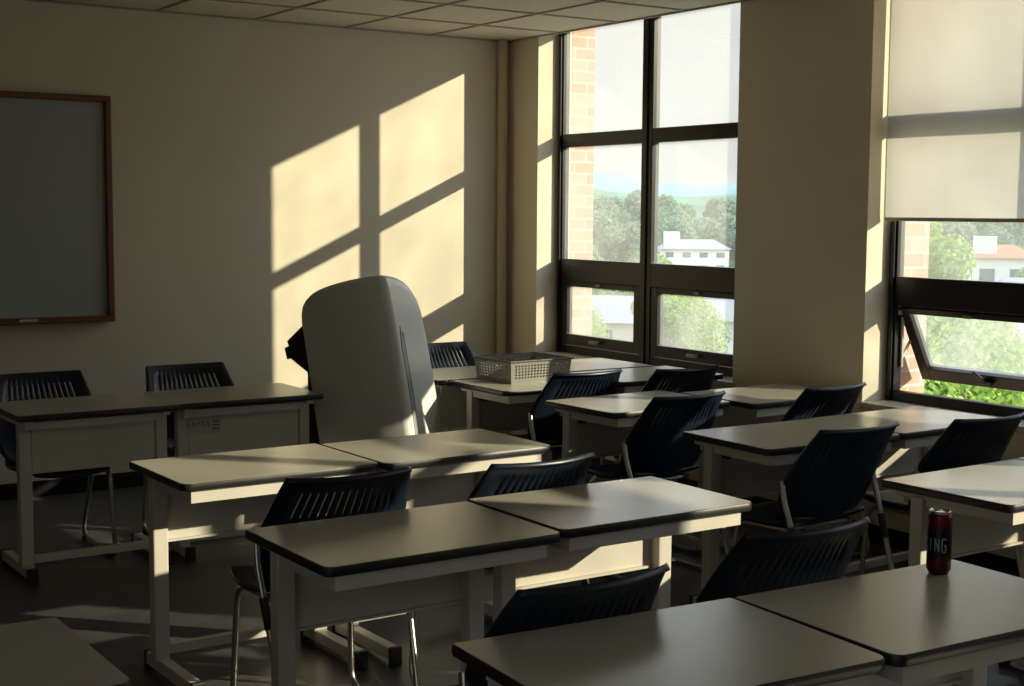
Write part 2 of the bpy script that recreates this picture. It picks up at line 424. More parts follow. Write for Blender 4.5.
roller_blind(WIN[1], 'cream roller blind pulled halfway down the right window')
roller_blind(WIN[3], 'second cream roller blind, unseen, added over the rearmost window to block sun')  # unseen blind, added so sun stays off the nearest desks

# ================================================================== DESKS
DW, DD, DH = .720, .50, .74
def rounded_top(x0, x1, y0, y1, r, inset=0.0, n=6):
    x0 += inset; x1 -= inset; y0 += inset; y1 -= inset; r = max(r - inset, .004)
    pts = []
    for cx, cy, a0, rr in ((x0 + r, y0 + r, 180, r), (x1 - r, y0 + r, 270, r), (x1 - .008, y1 - .008, 0, .008), (x0 + .008, y1 - .008, 90, .008)):
        for i in range(n + 1):
            a = R(a0 + 90 * i / n); pts.append((cx + rr * math.cos(a), cy + rr * math.sin(a)))
    return pts
def make_desk(edge='edge_black'):
    """origin: near-left corner on the floor, user's side at y=0"""
    t = bpy.data.objects.new('student_desk', None); COL.objects.link(t)
    bm = bmesh.new(); prism(bm, rounded_top(0, DW, 0, DD, .028, .0015), DH - .024, DH)
    build('tabletop', bm, 'laminate', t)
    # vinyl edge band round the top
    bm = bmesh.new()
    prof = [(.0015, DH - .0006), (-.0008, DH - .0018), (-.0018, DH - .005), (-.0025, DH - .012), (-.002, DH - .019), (-.0008, DH - .0245), (.003, DH - .027), (.03, DH - .027)]
    rings = [[bm.verts.new((x, y, z)) for x, y in rounded_top(0, DW, 0, DD, .028, ins)] for ins, z in prof]
    for a, b in zip(rings, rings[1:]):
        for k in range(len(a)): bm.faces.new((a[k], a[(k + 1) % len(a)], b[(k + 1) % len(a)], b[k]))
    build('edge_band', bm, edge, t, smooth=True)
    # book shelf tray open towards the user
    x0, x1, ya, yb, z0, z1 = .03, DW - .045, .012, .34, .672, DH - .027
    bm = bmesh.new()
    box(bm, x0, x1, ya, ya + .012, z0, z1); box(bm, x0, x1, ya + .012, yb, z0, z0 + .002)
    box(bm, x0, x0 + .003, ya + .012, yb, z0 + .002, z1); box(bm, x1 - .003, x1, ya + .012, yb, z0 + .002, z1)
    build('shelf_tray', bm, 'desk_steel', t, bevel=.002, seg=1)
    # modesty panel with folded lower lip
    bm = bmesh.new()
    box(bm, .085, DW - .085, .392, .396, .47, .69); box(bm, .085, DW - .085, .378, .392, .466, .474); box(bm, .06, DW - .06, .36, .40, .694, DH - .027); box(bm, .055, DW - .04, .448, .455, .668, .702); box(bm, .055, DW - .04, .40, .448, .700, .702)
    build('modesty_panel', bm, 'desk_steel', t)
    boxm('stretcher', (.085, DW - .085, .365, .395, .07, .105), 'desk_steel', t, bevel=.003)
    for s in (0, 1):
        cx = .055 if s == 0 else DW - .055
        bm = bmesh.new(); box(bm, cx - .027, cx + .027, .352, .402, .055, .70)
        box(bm, cx - .02, cx + .02, .06, .47, .69, .713)
        lg = build('leg', bm, 'desk_steel', t, bevel=.005)
        bm = bmesh.new(); box(bm, cx - .021, cx + .021, .05, .46, .02, .065)
        ft = build('foot', bm, 'desk_steel', lg, bevel=.004)
        for ya_ in (.03, .458): boxm('foot_cap', (cx - .023, cx + .023, ya_, ya_ + .022, .0, .067), 'cap_black', lg, bevel=.003)
        s2 = 1 if s == 0 else -1
        bm = bmesh.new(); xa, xb = sorted((cx + s2 * .026, cx + s2 * .05))
        box(bm, xa, xb, .345, .375, .655, .685); box(bm, xb - .012 if s2 > 0 else xa, xb if s2 > 0 else xa + .012, .32, .375, .645, .66)
        build('bag_hook', bm, 'cap_black', lg, bevel=.003)
    # asset plate on the apron
    boxm('number_plate', (DW - .125, DW - .06, .4552, .4565, .676, .692), 'plate_pale', t)
    return t
DESKS = [  # x, y (near-left corner), deg, flipped, label, group
 ('G0', 1.548, 6.053, 0.5, 1, 'white desk at the left edge under the whiteboard, panel side out', 'desks along the wall'),
 ('G1', 2.264, 6.070, -0.5, 1, 'white panelled desk with faded paper sticker, left of the grey lectern', 'desks along the wall'),
 ('J0', 3.73, 6.235, 0, 1, 'far desk directly behind the basket desk, beside the lectern', 'desks along the wall'),
 ('J1', 4.452, 6.235, 0, 1, 'far desk under the left window with warm sunlit top', 'desks along the wall'),
 ('A0', 1.600, 4.262, 0.8, 0, 'sunlit beige desk crossed by a thin dark shadow band', 'student desks'),
 ('A1', 2.333, 4.245, 1.2, 0, 'sunlit beige desk directly in front of the grey lectern', 'student desks'),
 ('B0', 1.514, 3.066, 0.0, 0, 'shaded black-edged desk with a chair drawn up behind, left of its pale twin', 'student desks'),
 ('B1', 2.252, 3.092, -0.3, 0, 'pale desk in the middle with sun on its white panel', 'student desks'),
 ('C0', 1.424, 1.885, -4.0, 0, 'grey shaded desk nearest the camera, left of the can desk', 'student desks'),
 ('C1', 2.162, 1.832, -2.8, 0, 'grey shaded desk carrying the red drink can', 'student desks'),
 ('D0', 3.686, 3.765, -1.3, 0, 'shaded desk left of the sun-striped desk by the open sash', 'student desks'),
 ('D1', 4.425, 3.760, 2.0, 0, 'pale sun-striped desk below the open window sash', 'student desks'),
 ('E0', 3.599, 2.636, 1.0, 0, 'pale desk at the right edge, behind the drink can', 'student desks'),
 ('E1', 4.330, 2.655, 0.5, 0, 'desk corner just entering the frame at the right edge', 'student desks'),
 ('F0', 3.772, 4.811, 1.9, 0, 'pale desk between the basket desk and the shaded desk', 'student desks'),
 ('F1', 4.520, 4.715, 1.5, 0, 'sun-striped desk against the tan pier between the windows', 'student desks'),
 ('H0', 3.785, 5.690, 0.2, 0, 'desk carrying the perforated grey basket', 'student desks'),
 ('H1', 4.512, 5.690, 0.0, 0, 'pale desk right of the basket desk, by the left window', 'student desks'),
 ('K0', 0.118, 2.504, 0.0, 0, 'dark shaded desk top in the lower left corner', 'student desks'),
]
protos = {'edge_black': make_desk('edge_black')}
used = False; DESK = {}
for key, x, y, deg, flip, lab, grp in DESKS:
    d = protos['edge_black'] if not used else copy_tree(protos['edge_black']); used = True
    a = R(deg)
    if flip:
        # user's side towards the far wall
        d.location = (x + DW * math.cos(a) - DD * math.sin(a), y + DW * math.sin(a) + DD * math.cos(a), 0); d.rotation_euler = (0, 0, a + math.pi)
    else:
        d.location = (x, y, 0); d.rotation_euler = (0, 0, a)
    tag(d, lab, 'desk', grp); DESK[key] = d

# faded paper sticker with hand lettering on the second wall-side desk
G1 = DESK['G1']
st = boxm("paper_sticker", (2.327, 2.502, 6.1645, 6.166, .575, .655), 'sticker_film'); tag(st, 'faded rectangular paper sticker with smudged dark writing on the desk panel', 'sticker')
st.location = (0, 0, 0)
bm = bmesh.new()
def stroke(bm, x0, z0, x1, z1, w=.0035, y=6.1635):
    d = Vector((x1 - x0, 0, z1 - z0)); n = Vector((-d.z, 0, d.x)).normalized() * w / 2
    a, b = Vector((x0, y, z0)), Vector((x1, y, z1))
    q = [bm.verts.new(p) for p in (a - n, b - n, b + n, a + n)]; q2 = [bm.verts.new(p + Vector((0, .0012, 0))) for p in (a - n, b - n, b + n, a + n)]
    bm.faces.new(q); bm.faces.new(q2[::-1])
    for i in range(4): bm.faces.new((q[i], q2[i], q2[(i + 1) % 4], q[(i + 1) % 4]))
gl = [  # rough syllable blocks
 [(0, 1, .7, 1), (0, 1, 0, .55), (0, .55, .7, .55), (-.1, .35, .9, .35), (.1, 0, .7, 0), (.1, .2, .1, 0)],
 [(0, 1, .35, .4), (.35, .9, .1, .4), (.8, 1, .8, .1), (.5, .7, .8, .7)],
 [(0, .9, .5, .9), (.5, .9, .1, .4), (.8, 1, .8, .1), (.8, .6, 1, .6)],
 [(.1, .9, .6, .9), (.35, .9, .35, .5), (0, .35, .9, .35), (.2, .1, .7, .1)],
 [(.1, .9, .7, .9), (.1, .9, .1, .6), (.1, .6, .7, .6), (.4, .5, .4, .2), (0, .2, .9, .2)],
]
for i, g in enumerate(gl):
    for a, b, c, d in g: stroke(bm, 2.338 + i * .024 + a * .016, .610 + b * .026, 2.338 + i * .024 + c * .016, .610 + d * .026)
for i in range(3): stroke(bm, 2.460, .60 + i * .017, 2.494, .598 + i * .018, .007)
build('lettering', bm, 'sticker_ink', st)

# ================================================================== CHAIRS
def make_chair():
    """origin on the floor under the middle of the back; sitter faces +y"""
    t = bpy.data.objects.new('classroom_chair', None); COL.objects.link(t)
    # backrest shell
    keys = [(-.03, .824, -.150, .200), (0.0, .832, -.140, .204), (.05, .815, -.126, .207), (.14, .787, -.104, .214), (.28, .742, -.072, .224), (.42, .700, -.042, .234), (.52, .645, -.006, .243),
            (.60, .598, .008, .240), (.72, .550, .022, .236), (.84, .500, .032, .226), (.93, .468, .044, .205), (1.0, .452, .066, .165)]
    ns = 13; us = [-1, -.93, -.84]
    a0, a1 = -.74, .74; pitch = (a1 - a0) / ns
    slot_cols = set()
    for i in range(ns):
        c = a0 + pitch * (i + .5); us.append(c - pitch * .12); slot_cols.add(len(us) - 1); us.append(c + pitch * .12)
    us += [.84, .93, 1]
    bm = bmesh.new(); g = []
    for (wv, z, y, hw) in keys:
        row = []
        for u in us:
            corner = max(0, abs(u) - .9) * 10
            zz = z + (.004 * u * u if wv < .3 else 0) - (.003 * corner if wv < 0.0 else 0)
            cv = .040 if wv < .55 else .040 + (wv - .55) * .08
            row.append(bm.verts.new((u * hw, y + cv * u * u, zz)))
        g.append(row)
    for i in range(len(keys) - 1):
        for j in range(len(us) - 1):
            if j in slot_cols and i in (3, 4): continue
            bm.faces.new((g[i][j], g[i][j + 1], g[i + 1][j + 1], g[i + 1][j]))
    bk = build('backrest', bm, 'navy_plastic', t, smooth=True)
    s = bk.modifiers.new('thick', 'SOLIDIFY'); s.thickness = .009; s.offset = 0
    # seat pan
    bm = bmesh.new(); g = []
    ny, nx = 12, 10
    for i in range(ny + 1):
        v = i / ny; y = .045 + .41 * v; hw = .195 + .035 * math.sin(math.pi * min(1, v * 1.1)) - (.03 * max(0, v - .85) / .15)
        row = []
        for j in range(nx + 1):
            u = -1 + 2 * j / nx
            z = .452 + .012 * u * u - .012 * math.sin(math.pi * v) + .008 * v - .03 * max(0, (v - .8) / .2) ** 2 + .02 * max(0, .12 - v) / .12
            row.append(bm.verts.new((u * hw, y - .02 * u * u * (v > .9), z)))
        g.append(row)
    for i in range(ny):
        for j in range(nx): bm.faces.new((g[i][j], g[i][j + 1], g[i + 1][j + 1], g[i + 1][j]))
    se = build('seat', bm, 'navy_plastic', t, smooth=True)
    s = se.modifiers.new('thick', 'SOLIDIFY'); s.thickness = .016; s.offset = 0
    # steel side loops
    for sgn in (-1, 1):
        bm = bmesh.new()
        pts = [(sgn * .238, .052, .63), (sgn * .243, .035, .56), (sgn * .228, -.06, .30), (sgn * .215, -.155, .015), (sgn * .21, .36, .015), (sgn * .195, .34, .425), (sgn * .17, .09, .430)]
        tube(bm, round_path(pts, .07, 6), .011, 10)
        lg = build('leg', bm, 'chair_tube', t, smooth=True)
        for ya_ in (-.125, .25): boxm('floor_glide', (sgn * .212 - .014, sgn * .212 + .014, ya_, ya_ + .04, .0, .022), 'cap_black', lg, bevel=.003)
        bm = bmesh.new(); tube(bm, [(sgn * .2375, .0, .465), (sgn * .2325, -.033, .375)], .014, 10)
        build('sleeve', bm, 'cap_black', lg, smooth=True)
    bm = bmesh.new(); tube(bm, [(-.18, .11, .427), (.18, .11, .427)], .010, 8); tube(bm, [(-.19, .30, .427), (.19, .30, .427)], .010, 8)
    build('seat_rail', bm, 'chair_tube', t, smooth=True)
    bm = bmesh.new(); tube(bm, [(-.211, .20, .016), (.211, .20, .016)], .009, 8); build('crossbar', bm, 'chair_tube', t, smooth=True)
    return t
# position = centre of the top edge of the back; deg = heading
CHAIRS = [
 (1.905, 3.74, -3, 'navy slatted chair drawn up behind the shadow-banded sunlit desk', 'A0'),
 (2.545, 3.64, 2, 'navy chair between the lectern-side sunlit desk and the pale middle desk', 'A1'),
 (1.80, 2.39, 1, 'nearest navy chair, curved back in front of the sunlit white panel', 'B1'),
 (2.55, 2.50, -4, 'dark navy chair leaning in the aisle behind the can desk', 'X'),
 (4.00, 4.61, 1, 'navy chair with blue window sheen, left of the shaded desk', 'F0'),
 (3.932, 3.585, -1, 'tall dark chair standing between the aisle chair and the striped desk', 'D0'),
 (4.140, 5.53, -2, 'navy chair pulled up to the basket desk', 'H0'),
 (4.69, 5.42, -1, 'black-looking chair just below the left window sash', 'H1'),
 (4.785, 4.50, 3, 'navy chair half in blue light in front of the tan pier', 'F1'),
 (4.575, 3.50, -2, 'navy chair below the open sash with sun glinting through its slots', 'D1'),
 (1.830, 6.80, 180, 'navy chair by the wall at the left edge below the whiteboard', 'G0'),
 (2.560, 6.80, 180, 'navy chair against the wall behind the stickered desk', 'G1'),
 (4.26, 7.16, 181, 'navy chair beyond the basket, its slots glowing against the sunlit wall', 'J0'),
]
c0 = make_chair(); used = False
for (x, y, deg, lab, key) in CHAIRS:
    c = c0 if not used else copy_tree(c0); used = True
    a = R(deg); off = Matrix.Rotation(a, 3, 'Z') @ Vector((0, -.130, 0))
    c.location = (x - off.x, y - off.y - (.07 if deg < 90 else 0), 0); c.rotation_euler = (0, 0, a)
    tag(c, lab, 'chair', 'classroom chairs')

# ================================================================== LECTERN
def make_lectern():
    M_, L_ = Vector((3.40, 5.80)), Vector((3.085, 6.21))
    u = (L_ - M_).normalized(); v = Vector((-u.y, u.x)) * -1
    if v.x < 0: v = -v
    t = thing('lectern', 'tall grey curved-shell lectern with a black rear console', 'lectern', (M_.x, M_.y, 0), math.atan2(v.y, v.x))
    # local axes: +x = v (front width), +y = rear (u)
    DU, DV = .50, .435
    def outline(n=10):
        pts = []
        rads = [(0, 0, .035, 180), (DV, 0, .07, 270), (DV, DU, .08, 0), (0, DU, .03, 90)]
        for cx, cy, r, a0 in rads:
            ox = cx + (r if cx == 0 else -r); oy = cy + (r if cy == 0 else -r)
            for i in range(n + 1):
                a = R(a0 + 90 * i / n); pts.append(Vector((ox + r * math.cos(a), oy + r * math.sin(a))))
        # refine long edges
        out = []
        for a, b in zip(pts, pts[1:] + pts[:1]):
            k = max(1, int((b - a).length / .04))
            for i in range(k): out.append(a.lerp(b, i / k))
        return out
    ol = outline(); c = Vector((DV * .45, DU * .5))
    def ztop(p):
        vx = max(0, min(1, p.x / DV)); uy = max(0, min(1, p.y / DU))
        return 1.315 - .04 * vx - .20 * vx ** 5 - .05 * uy - .08 * uy ** 2 - .07 * uy ** 10
    def lean(z): return .15 * z + .04 * max(0, z - .6) ** 2
    bm = bmesh.new()
    rr = [(1.0, .06), (.985, .028), (.955, .012), (.90, .003), (.7, 0), (.4, 0), (.15, 0)]
    rings = []
    def bulge(p, z):  # slight belly
        s = 1 + .03 * math.sin(math.pi * min(1, z / 1.25))
        q = c + (p - c) * s; q.x -= .035 * (q.x / DV) * (z / 1.3) ** 2
        if p.x < c.x: q.x -= .035 * math.sin(math.pi * max(0, min(1, p.y / DU))) * (1 - p.x / c.x)
        return q
    levels = 14
    for k in range(levels):
        row = []
        for p in ol:
            zt = ztop(p) - .06; z = zt * k / levels
            q = bulge(p, z); row.append(bm.verts.new((q.x, q.y + lean(z), z)))
        rings.append(row)
    for s, drop in rr:
        row = []
        for p in ol:
            q = c + (p - c) * s; zt = ztop(q) - drop if s > .2 else ztop(q)
            qq = bulge(q, zt); row.append(bm.verts.new((qq.x, qq.y + lean(zt), zt)))
        rings.append(row)
    for a, b in zip(rings, rings[1:]):
        for i in range(len(a)): bm.faces.new((a[i], a[(i + 1) % len(a)], b[(i + 1) % len(a)], b[i]))
    bm.faces.new(rings[0][::-1]); bm.faces.new(rings[-1])
    build('shell', bm, 'lectern_grey', t, smooth=True)
    # groove as a raised strip, recess shade put into its darker grey; seam line
    bm = bmesh.new()
    def strip(xa, xb, z0, z1, dy, mi=0, n=12):
        for i in range(n):
            za = z0 + (z1 - z0) * i / n; zb = z0 + (z1 - z0) * (i + 1) / n
            def P(x, z, e):
                q = bulge(Vector((x, 0)), z); tp = 1
                if z > z1 - .03: 
                    f = (z - (z1 - .03)) / .03; w = math.sqrt(max(0, 1 - f * f)); xm = (xa + xb) / 2; q.x = bulge(Vector((xm + (x - xm) * w, 0)), z).x
                return (q.x, q.y + lean(z) - e, z)
            vs_ = [bm.verts.new(P(*q)) for q in ((xa, za, dy), (xb, za, dy), (xb, zb, dy), (xa, zb, dy), (xa, za, -.01), (xb, za, -.01), (xb, zb, -.01), (xa, zb, -.01))]
            for f in ((0, 1, 2, 3), (0, 4, 5, 1), (1, 5, 6, 2), (2, 6, 7, 3), (3, 7, 4, 0)): bm.faces.new([vs_[j] for j in f]).material_index = mi
    strip(.045, .088, .02, 1.06, .003, 0); strip(.084, .089, .02, 1.03, .0035, 1)
    build('groove', bm, ['lectern_groove_shade', 'lectern_black'], t)
    # black console at the rear
    bm = bmesh.new()
    prof = [(.42, 0), (.69, 0), (.70, .80), (.80, .87), (.815, .86), (.83, .92), (.805, .93), (.815, .955), (.66, 1.10), (.56, 1.10), (.50, 1.0)]
    xa, xb = .13, DV - .05
    lo = [bm.verts.new((xa, y, z)) for y, z in prof]; hi = [bm.verts.new((xb, y, z)) for y, z in prof]
    bm.faces.new(lo); bm.faces.new(hi[::-1])
    for i in range(len(prof)): bm.faces.new((lo[i], lo[(i + 1) % len(prof)], hi[(i + 1) % len(prof)], hi[i]))
    build('console', bm, 'lectern_black', t, bevel=.005)
    return t
make_lectern()

# ================================================================== BASKET
def make_basket():
    t = thing('storage_basket', 'grey perforated plastic basket standing on a far desk', 'basket', (3.965, 5.905, DH), R(3))
    BX, BY, H = .375, .30, .115
    def wall(name, x0, y0, x1, y1, flare, m='basket_grey', parent=t, ncol=17, nrow=5, handle=False):
        d = Vector((x1 - x0, y1 - y0, 0)); L = d.length; d.normalize(); nrm = Vector((d.y, -d.x, 0))
        bm = bmesh.new(); us = [0]; m0 = .022
        p = (L - 2 * m0) / ncol
        for i in range(ncol): us += [m0 + p * i + p * .2, m0 + p * i + p * .8]
        us.append(L); zs = [.002]
        zp = (H - .04) / nrow
        for i in range(nrow): zs += [.024 + zp * i + zp * .2 - .002, .024 + zp * i + zp * .8 - .002]
        zs.append(H)
        def P(u, z):
            f = flare * z / H; uu = (u - L / 2) * (1 + 2 * f / L) + L / 2
            return Vector((x0, y0, 0)) + d * uu + nrm * f + Vector((0, 0, z))
        g = [[bm.verts.new(P(u, z)) for u in us] for z in zs]
        for i in range(len(zs) - 1):
            for j in range(len(us) - 1):
                if i % 2 == 1 and j % 2 == 1:
                    continue
                bm.faces.new((g[i][j], g[i][j + 1], g[i + 1][j + 1], g[i + 1][j]))
        o = build(name, bm, m, parent); s = o.modifiers.new('t', 'SOLIDIFY'); s.thickness = .003; s.offset = -1
        return o
    wall('side_wall', 0, 0, BX, 0, .012); wall('side_wall', BX, BY, 0, BY, .012)
    wall('side_wall', BX, 0, BX, BY, .012, ncol=11); wall('side_wall', 0, BY, 0, 0, .012, ncol=11)
    boxm('base', (0, BX, 0, BY, 0, .004), 'basket_grey', t)
    bm = bmesh.new(); f = .012; a = [(-f, -f), (BX + f, -f), (BX + f, BY + f), (-f, BY + f)]; 
    w_ = .010
    box(bm, -f - w_, BX + f + w_, -f - w_, -f + .002, H - .004, H + .004); box(bm, -f - w_, BX + f + w_, BY + f - .002, BY + f + w_, H - .004, H + .004)
    box(bm, -f - w_, -f + .002, -f + .002, BY + f - .002, H - .004, H + .004); box(bm, BX + f - .002, BX + f + w_, -f + .002, BY + f - .002, H - .004, H + .004)
    build('rim', bm, 'basket_rim', t, bevel=.002)
    bm = bmesh.new(); box(bm, -f - .004, -f + .001, BY * .5 - .045, BY * .5 + .045, H - .032, H - .012); build('handle', bm, 'plate_pale', t, bevel=.002)
make_basket()

# ================================================================== DRINK CAN
t = thing('drink_can', 'tall red and black drink can on the near desk', 'can', (2.760, 2.222, DH), R(0))
bm = bmesh.new()
lathe(bm, [(.020, .0), (.0225, .0), (.0245, .004), (.0292, .012), (.0295, .016), (.0295, .140), (.0290, .144), (.0262, .151)], 40)
build('can_body', bm, 'can_red_black', t, smooth=True)
bm = bmesh.new(); lathe(bm, [(.0262, .150), (.0268, .1535), (.0272, .156), (.0262, .1572), (.0250, .1555), (.0245, .1520), (.004, .1518)], 40)
ld = build('lid', bm, 'can_metal', t, smooth=True)
bm = bmesh.new(); prism(bm, [(.009 * math.cos(R(a)) + (.004 if a < 90 or a > 270 else -.004), .007 * math.sin(R(a))) for a in range(0, 360, 20)], .1522, .1535)
build('pull_tab', bm, 'can_metal', ld)
# KING lettering wrapped on the side, reading up to the right edge of the can as seen
FONT = {'K': [(0, 0, 0, 1), (.75, 1, 0, .45), (.2, .55, .8, 0)], 'I': [(.35, 0, .35, 1)], 'N': [(0, 0, 0, 1), (0, 1, .75, 0), (.75, 0, .75, 1)],
        'G': [(.75, .85, .6, 1), (.6, 1, .15, 1), (.15, 1, 0, .85), (0, .85, 0, .15), (0, .15, .15, 0), (.15, 0, .75, 0), (.75, 0, .75, .5), (.75, .5, .4, .5)]}
bm = bmesh.new(); rc = .0299; hgt = .033; wd = .0125
def can_pt(s, z, r=rc):
    a = -math.pi / 2 - R(33.9) + R(16) + s / .0295; return Vector((r * math.cos(a), r * math.sin(a), z))
for i, ch in enumerate('KING'):
    s0 = -.060 + i * .0165
    for x0, z0, x1, z1 in FONT[ch]:
        n = 4; p0 = Vector((s0 + x0 * wd, .059 + z0 * hgt)); p1 = Vector((s0 + x1 * wd, .059 + z1 * hgt)); d = (p1 - p0)
        nn = Vector((-d.y, d.x)).normalized() * .0013
        for k in range(n):
            a, b = p0 + d * k / n, p0 + d * (k + 1) / n
            q = [a - nn, b - nn, b + nn, a + nn]
            f = [bm.verts.new(can_pt(w_.x, w_.y)) for w_ in q]; h = [bm.verts.new(can_pt(w_.x, w_.y, .0294)) for w_ in q]
            bm.faces.new(f); bm.faces.new(h[::-1])
            for j in range(4): bm.faces.new((f[j], h[j], h[(j + 1) % 4], f[(j + 1) % 4]))
build('lettering', bm, 'can_print', t)

# ================================================================== WHITEBOARD
t = thing('whiteboard', 'wood framed whiteboard mounted on the far wall', 'whiteboard', (1.2, YB, 0))
x0, x1, z0, z1, d = -1.2, 1.38, .978, 2.25, .055
bm = bmesh.new(); box(bm, x0 + .03, x1 - .03, -.02, -.002, z0 + .03, z1 - .03); build('writing_surface', bm, 'board_face', t)
bm = bmesh.new()
box(bm, x0, x1, -d, -.001, z1 - .035, z1); box(bm, x0, x1, -d, -.001, z0, z0 + .035)
box(bm, x0, x0 + .035, -d, -.001, z0 + .035, z1 - .035); box(bm, x1 - .035, x1, -d, -.001, z0 + .035, z1 - .035)
build('board_frame', bm, 'board_wood', t, bevel=.006)
boxm('pen_tray', (x0 + .02, x1 - .02, -.095, -.056, z0 + .002, z0 + .014), 'board_wood', t, bevel=.003)
bm = bmesh.new(); tube(bm, [(0, 0, 0), (.10, 0, 0)], .008, 12); mk = build('marker_pen', bm, 'plate_pale', smooth=True)
mk.location = (2.04, YB - .075, z0 + .0221); tag(mk, 'pale marker pen lying on the whiteboard tray', 'marker')

# ================================================================== OUTDOORS
GZ = -12.0
def polar(az, dist, z=GZ): return Vector((dist * math.sin(R(az)), dist * math.cos(R(az)), z))
bm = bmesh.new(); n = 40
g = []
rng = random.Random(4)
for i in range(n + 1):
    row = []
    for j in range(n + 1):
        az = -10 + 120 * j / n; dist = 6 + (i / n) ** 2 * 1400
        z = GZ + max(0, dist - 320) * .008 + (rng.random() - .5) * .01 * min(dist, 300)*.2
        p = polar(az, dist, z); p.x = max(p.x, XO + .02) if dist < 60 else p.x
        row.append(bm.verts.new(p))
    g.append(row)
for i in range(n):
    for j in range(n): bm.faces.new((g[i][j], g[i][j + 1], g[i + 1][j + 1], g[i + 1][j]))
struct(build('ground', bm, 'ground_green', smooth=True))
def hill(name, dist, prof, depth, m, base=GZ):
    """prof: list of (az, crest z)"""
    bm = bmesh.new(); rows = []
    azs = [prof[0][0] + (prof[-1][0] - prof[0][0]) * k / 90 for k in range(91)]
    def crest(az):
        for (a, za), (b, zb) in zip(prof, prof[1:]):
            if a <= az <= b:
                f = (az - a) / (b - a); f = f * f * (3 - 2 * f); return za + (zb - za) * f
        return prof[-1][1]
    rr = random.Random(int(dist))
    jit = [rr.uniform(-1, 1) for _ in azs]
    for k in range(9):
        f = k / 8; s = math.sin(math.pi * f)
        rows.append([bm.verts.new(polar(az, dist + depth * (f - .5), base + (crest(az) + jit[i] * dist * .0008 - base) * s ** .8)) for i, az in enumerate(azs)])
    for a, b in zip(rows, rows[1:]):
        for i in range(len(azs) - 1): bm.faces.new((a[i], a[i + 1], b[i + 1], b[i]))
    struct(build(name, bm, m, smooth=True))
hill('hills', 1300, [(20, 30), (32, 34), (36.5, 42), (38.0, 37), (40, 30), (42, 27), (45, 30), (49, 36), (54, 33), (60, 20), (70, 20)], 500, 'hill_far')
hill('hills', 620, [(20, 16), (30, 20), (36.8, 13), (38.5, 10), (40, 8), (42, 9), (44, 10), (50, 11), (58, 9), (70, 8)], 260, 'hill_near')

def tree_mesh(name, h, cr, nleaf, leaf, seed, mname, base=.25):
    rr = random.Random(seed); bm = bmesh.new()
    blobs = []
    for _ in range(9):
        a = rr.uniform(0, 6.28); q = rr.uniform(0, .55) * cr
        blobs.append((Vector((q * math.cos(a), q * math.sin(a), h * rr.uniform(base + .12, .88))), cr * rr.uniform(.38, .62)))
    for _ in range(nleaf):
        c, r = rr.choice(blobs)
        d = Vector((rr.gauss(0, 1), rr.gauss(0, 1), rr.gauss(0, 1))).normalized()
        p = c + d * r * rr.uniform(.75, 1.05) * Vector((1, 1, 1.25)).length / 1.73
        n = (d + Vector((rr.uniform(-.8, .8), rr.uniform(-.8, .8), rr.uniform(-.8, .8)))).normalized()
        a = n.orthogonal().normalized(); b = n.cross(a); s = leaf * rr.uniform(.6, 1.2)
        bm.faces.new([bm.verts.new(p + a * s * x + b * s * y) for x, y in ((-.5, -.4), (.5, -.3), (.4, .5), (-.4, .4))])
    me = bpy.data.meshes.new(name); bm.to_mesh(me); bm.free(); me.materials.append(MATS[mname]); return me
def trunk_mesh(h, r):
    bm = bmesh.new(); tube(bm, [(0, 0, 0), (.1, .05, h * .3), (-.05, .1, h * .8)], r, 8); me = bpy.data.meshes.new('trunk'); bm.to_mesh(me); bm.free(); me.materials.append(MATS['bark']); return me
TM = {
 'near': [tree_mesh('crown', 9, 3.0, 15000, .15, s, 'leaf_bright') for s in (1, 2)],
 'mid': [tree_mesh('crown', 10, 4.0, 7000, .38, s, 'leaf_mid') for s in (3, 4)],
 'far': [tree_mesh('crown', 13, 5.5, 4500, .75, s, 'leaf_dark', .1) for s in (5, 6)],
}
TM['slim'] = [tree_mesh('crown', 13, 1.7, 9000, .15, s, 'leaf_bright', .05) for s in (7, 8)]
TR = {'slim': trunk_mesh(13, .12), 'near': trunk_mesh(9, .16), 'mid': trunk_mesh(10, .2), 'far': trunk_mesh(13, .3)}
TREES_AT = []
def free(az, dist, r):
    p = polar(az, dist)
    if any((p - q).length < r + q2 for q, q2 in TREES_AT): return False
    TREES_AT.append((p, r)); return True
def tree(kind, az, dist, s, label, group, zoff=0, i=0):
    r = bpy.data.objects.new('tree', None); COL.objects.link(r); r.location = polar(az, dist, GZ + zoff); r.scale = (s, s, s); r.rotation_euler = (0, 0, i * 1.7)
    tag(r, label, 'tree', group)
    for nm, me in (('crown', TM[kind][i % 2]), ('trunk', TR[kind])):
        o = bpy.data.objects.new(nm, me); COL.objects.link(o); o.parent = r
k = 0
NEAR = [(50.5, 50, 1.18), (52.4, 45, 1.12), (54.2, 52, 1.2), (49.1, 54, 1.12), (56.0, 46, 1.1), (37.9, 62, .85), (39.0, 72, .8), (40.6, 50, .80), (41.2, 85, 1.0), (36.2, 95, .9), (43.6, 70, .7), (49.9, 26, .62), (51.0, 33, .85), (51.6, 42, 1.22), (52.6, 30, .70), (53.6, 36, .76), (54.6, 28, .7), (50.6, 48, 1.12), (48.4, 40, .9), (55.6, 45, 1.0), (47.0, 60, .9), (45.5, 52, .8)]
rr = random.Random(11)
for haz, hd, hr in ((41.15, 255, 11), (37.9, 120, 8), (38.6, 175, 8), (42.7, 110, 7), (41.9, 150, 10), (40.1, 190, 7), (50.4, 190, 9), (53.35, 125, 6), (52.6, 108, 5), (53.1, 158, 6), (54.6, 100, 6)):
    TREES_AT.append((polar(haz, hd), hr))
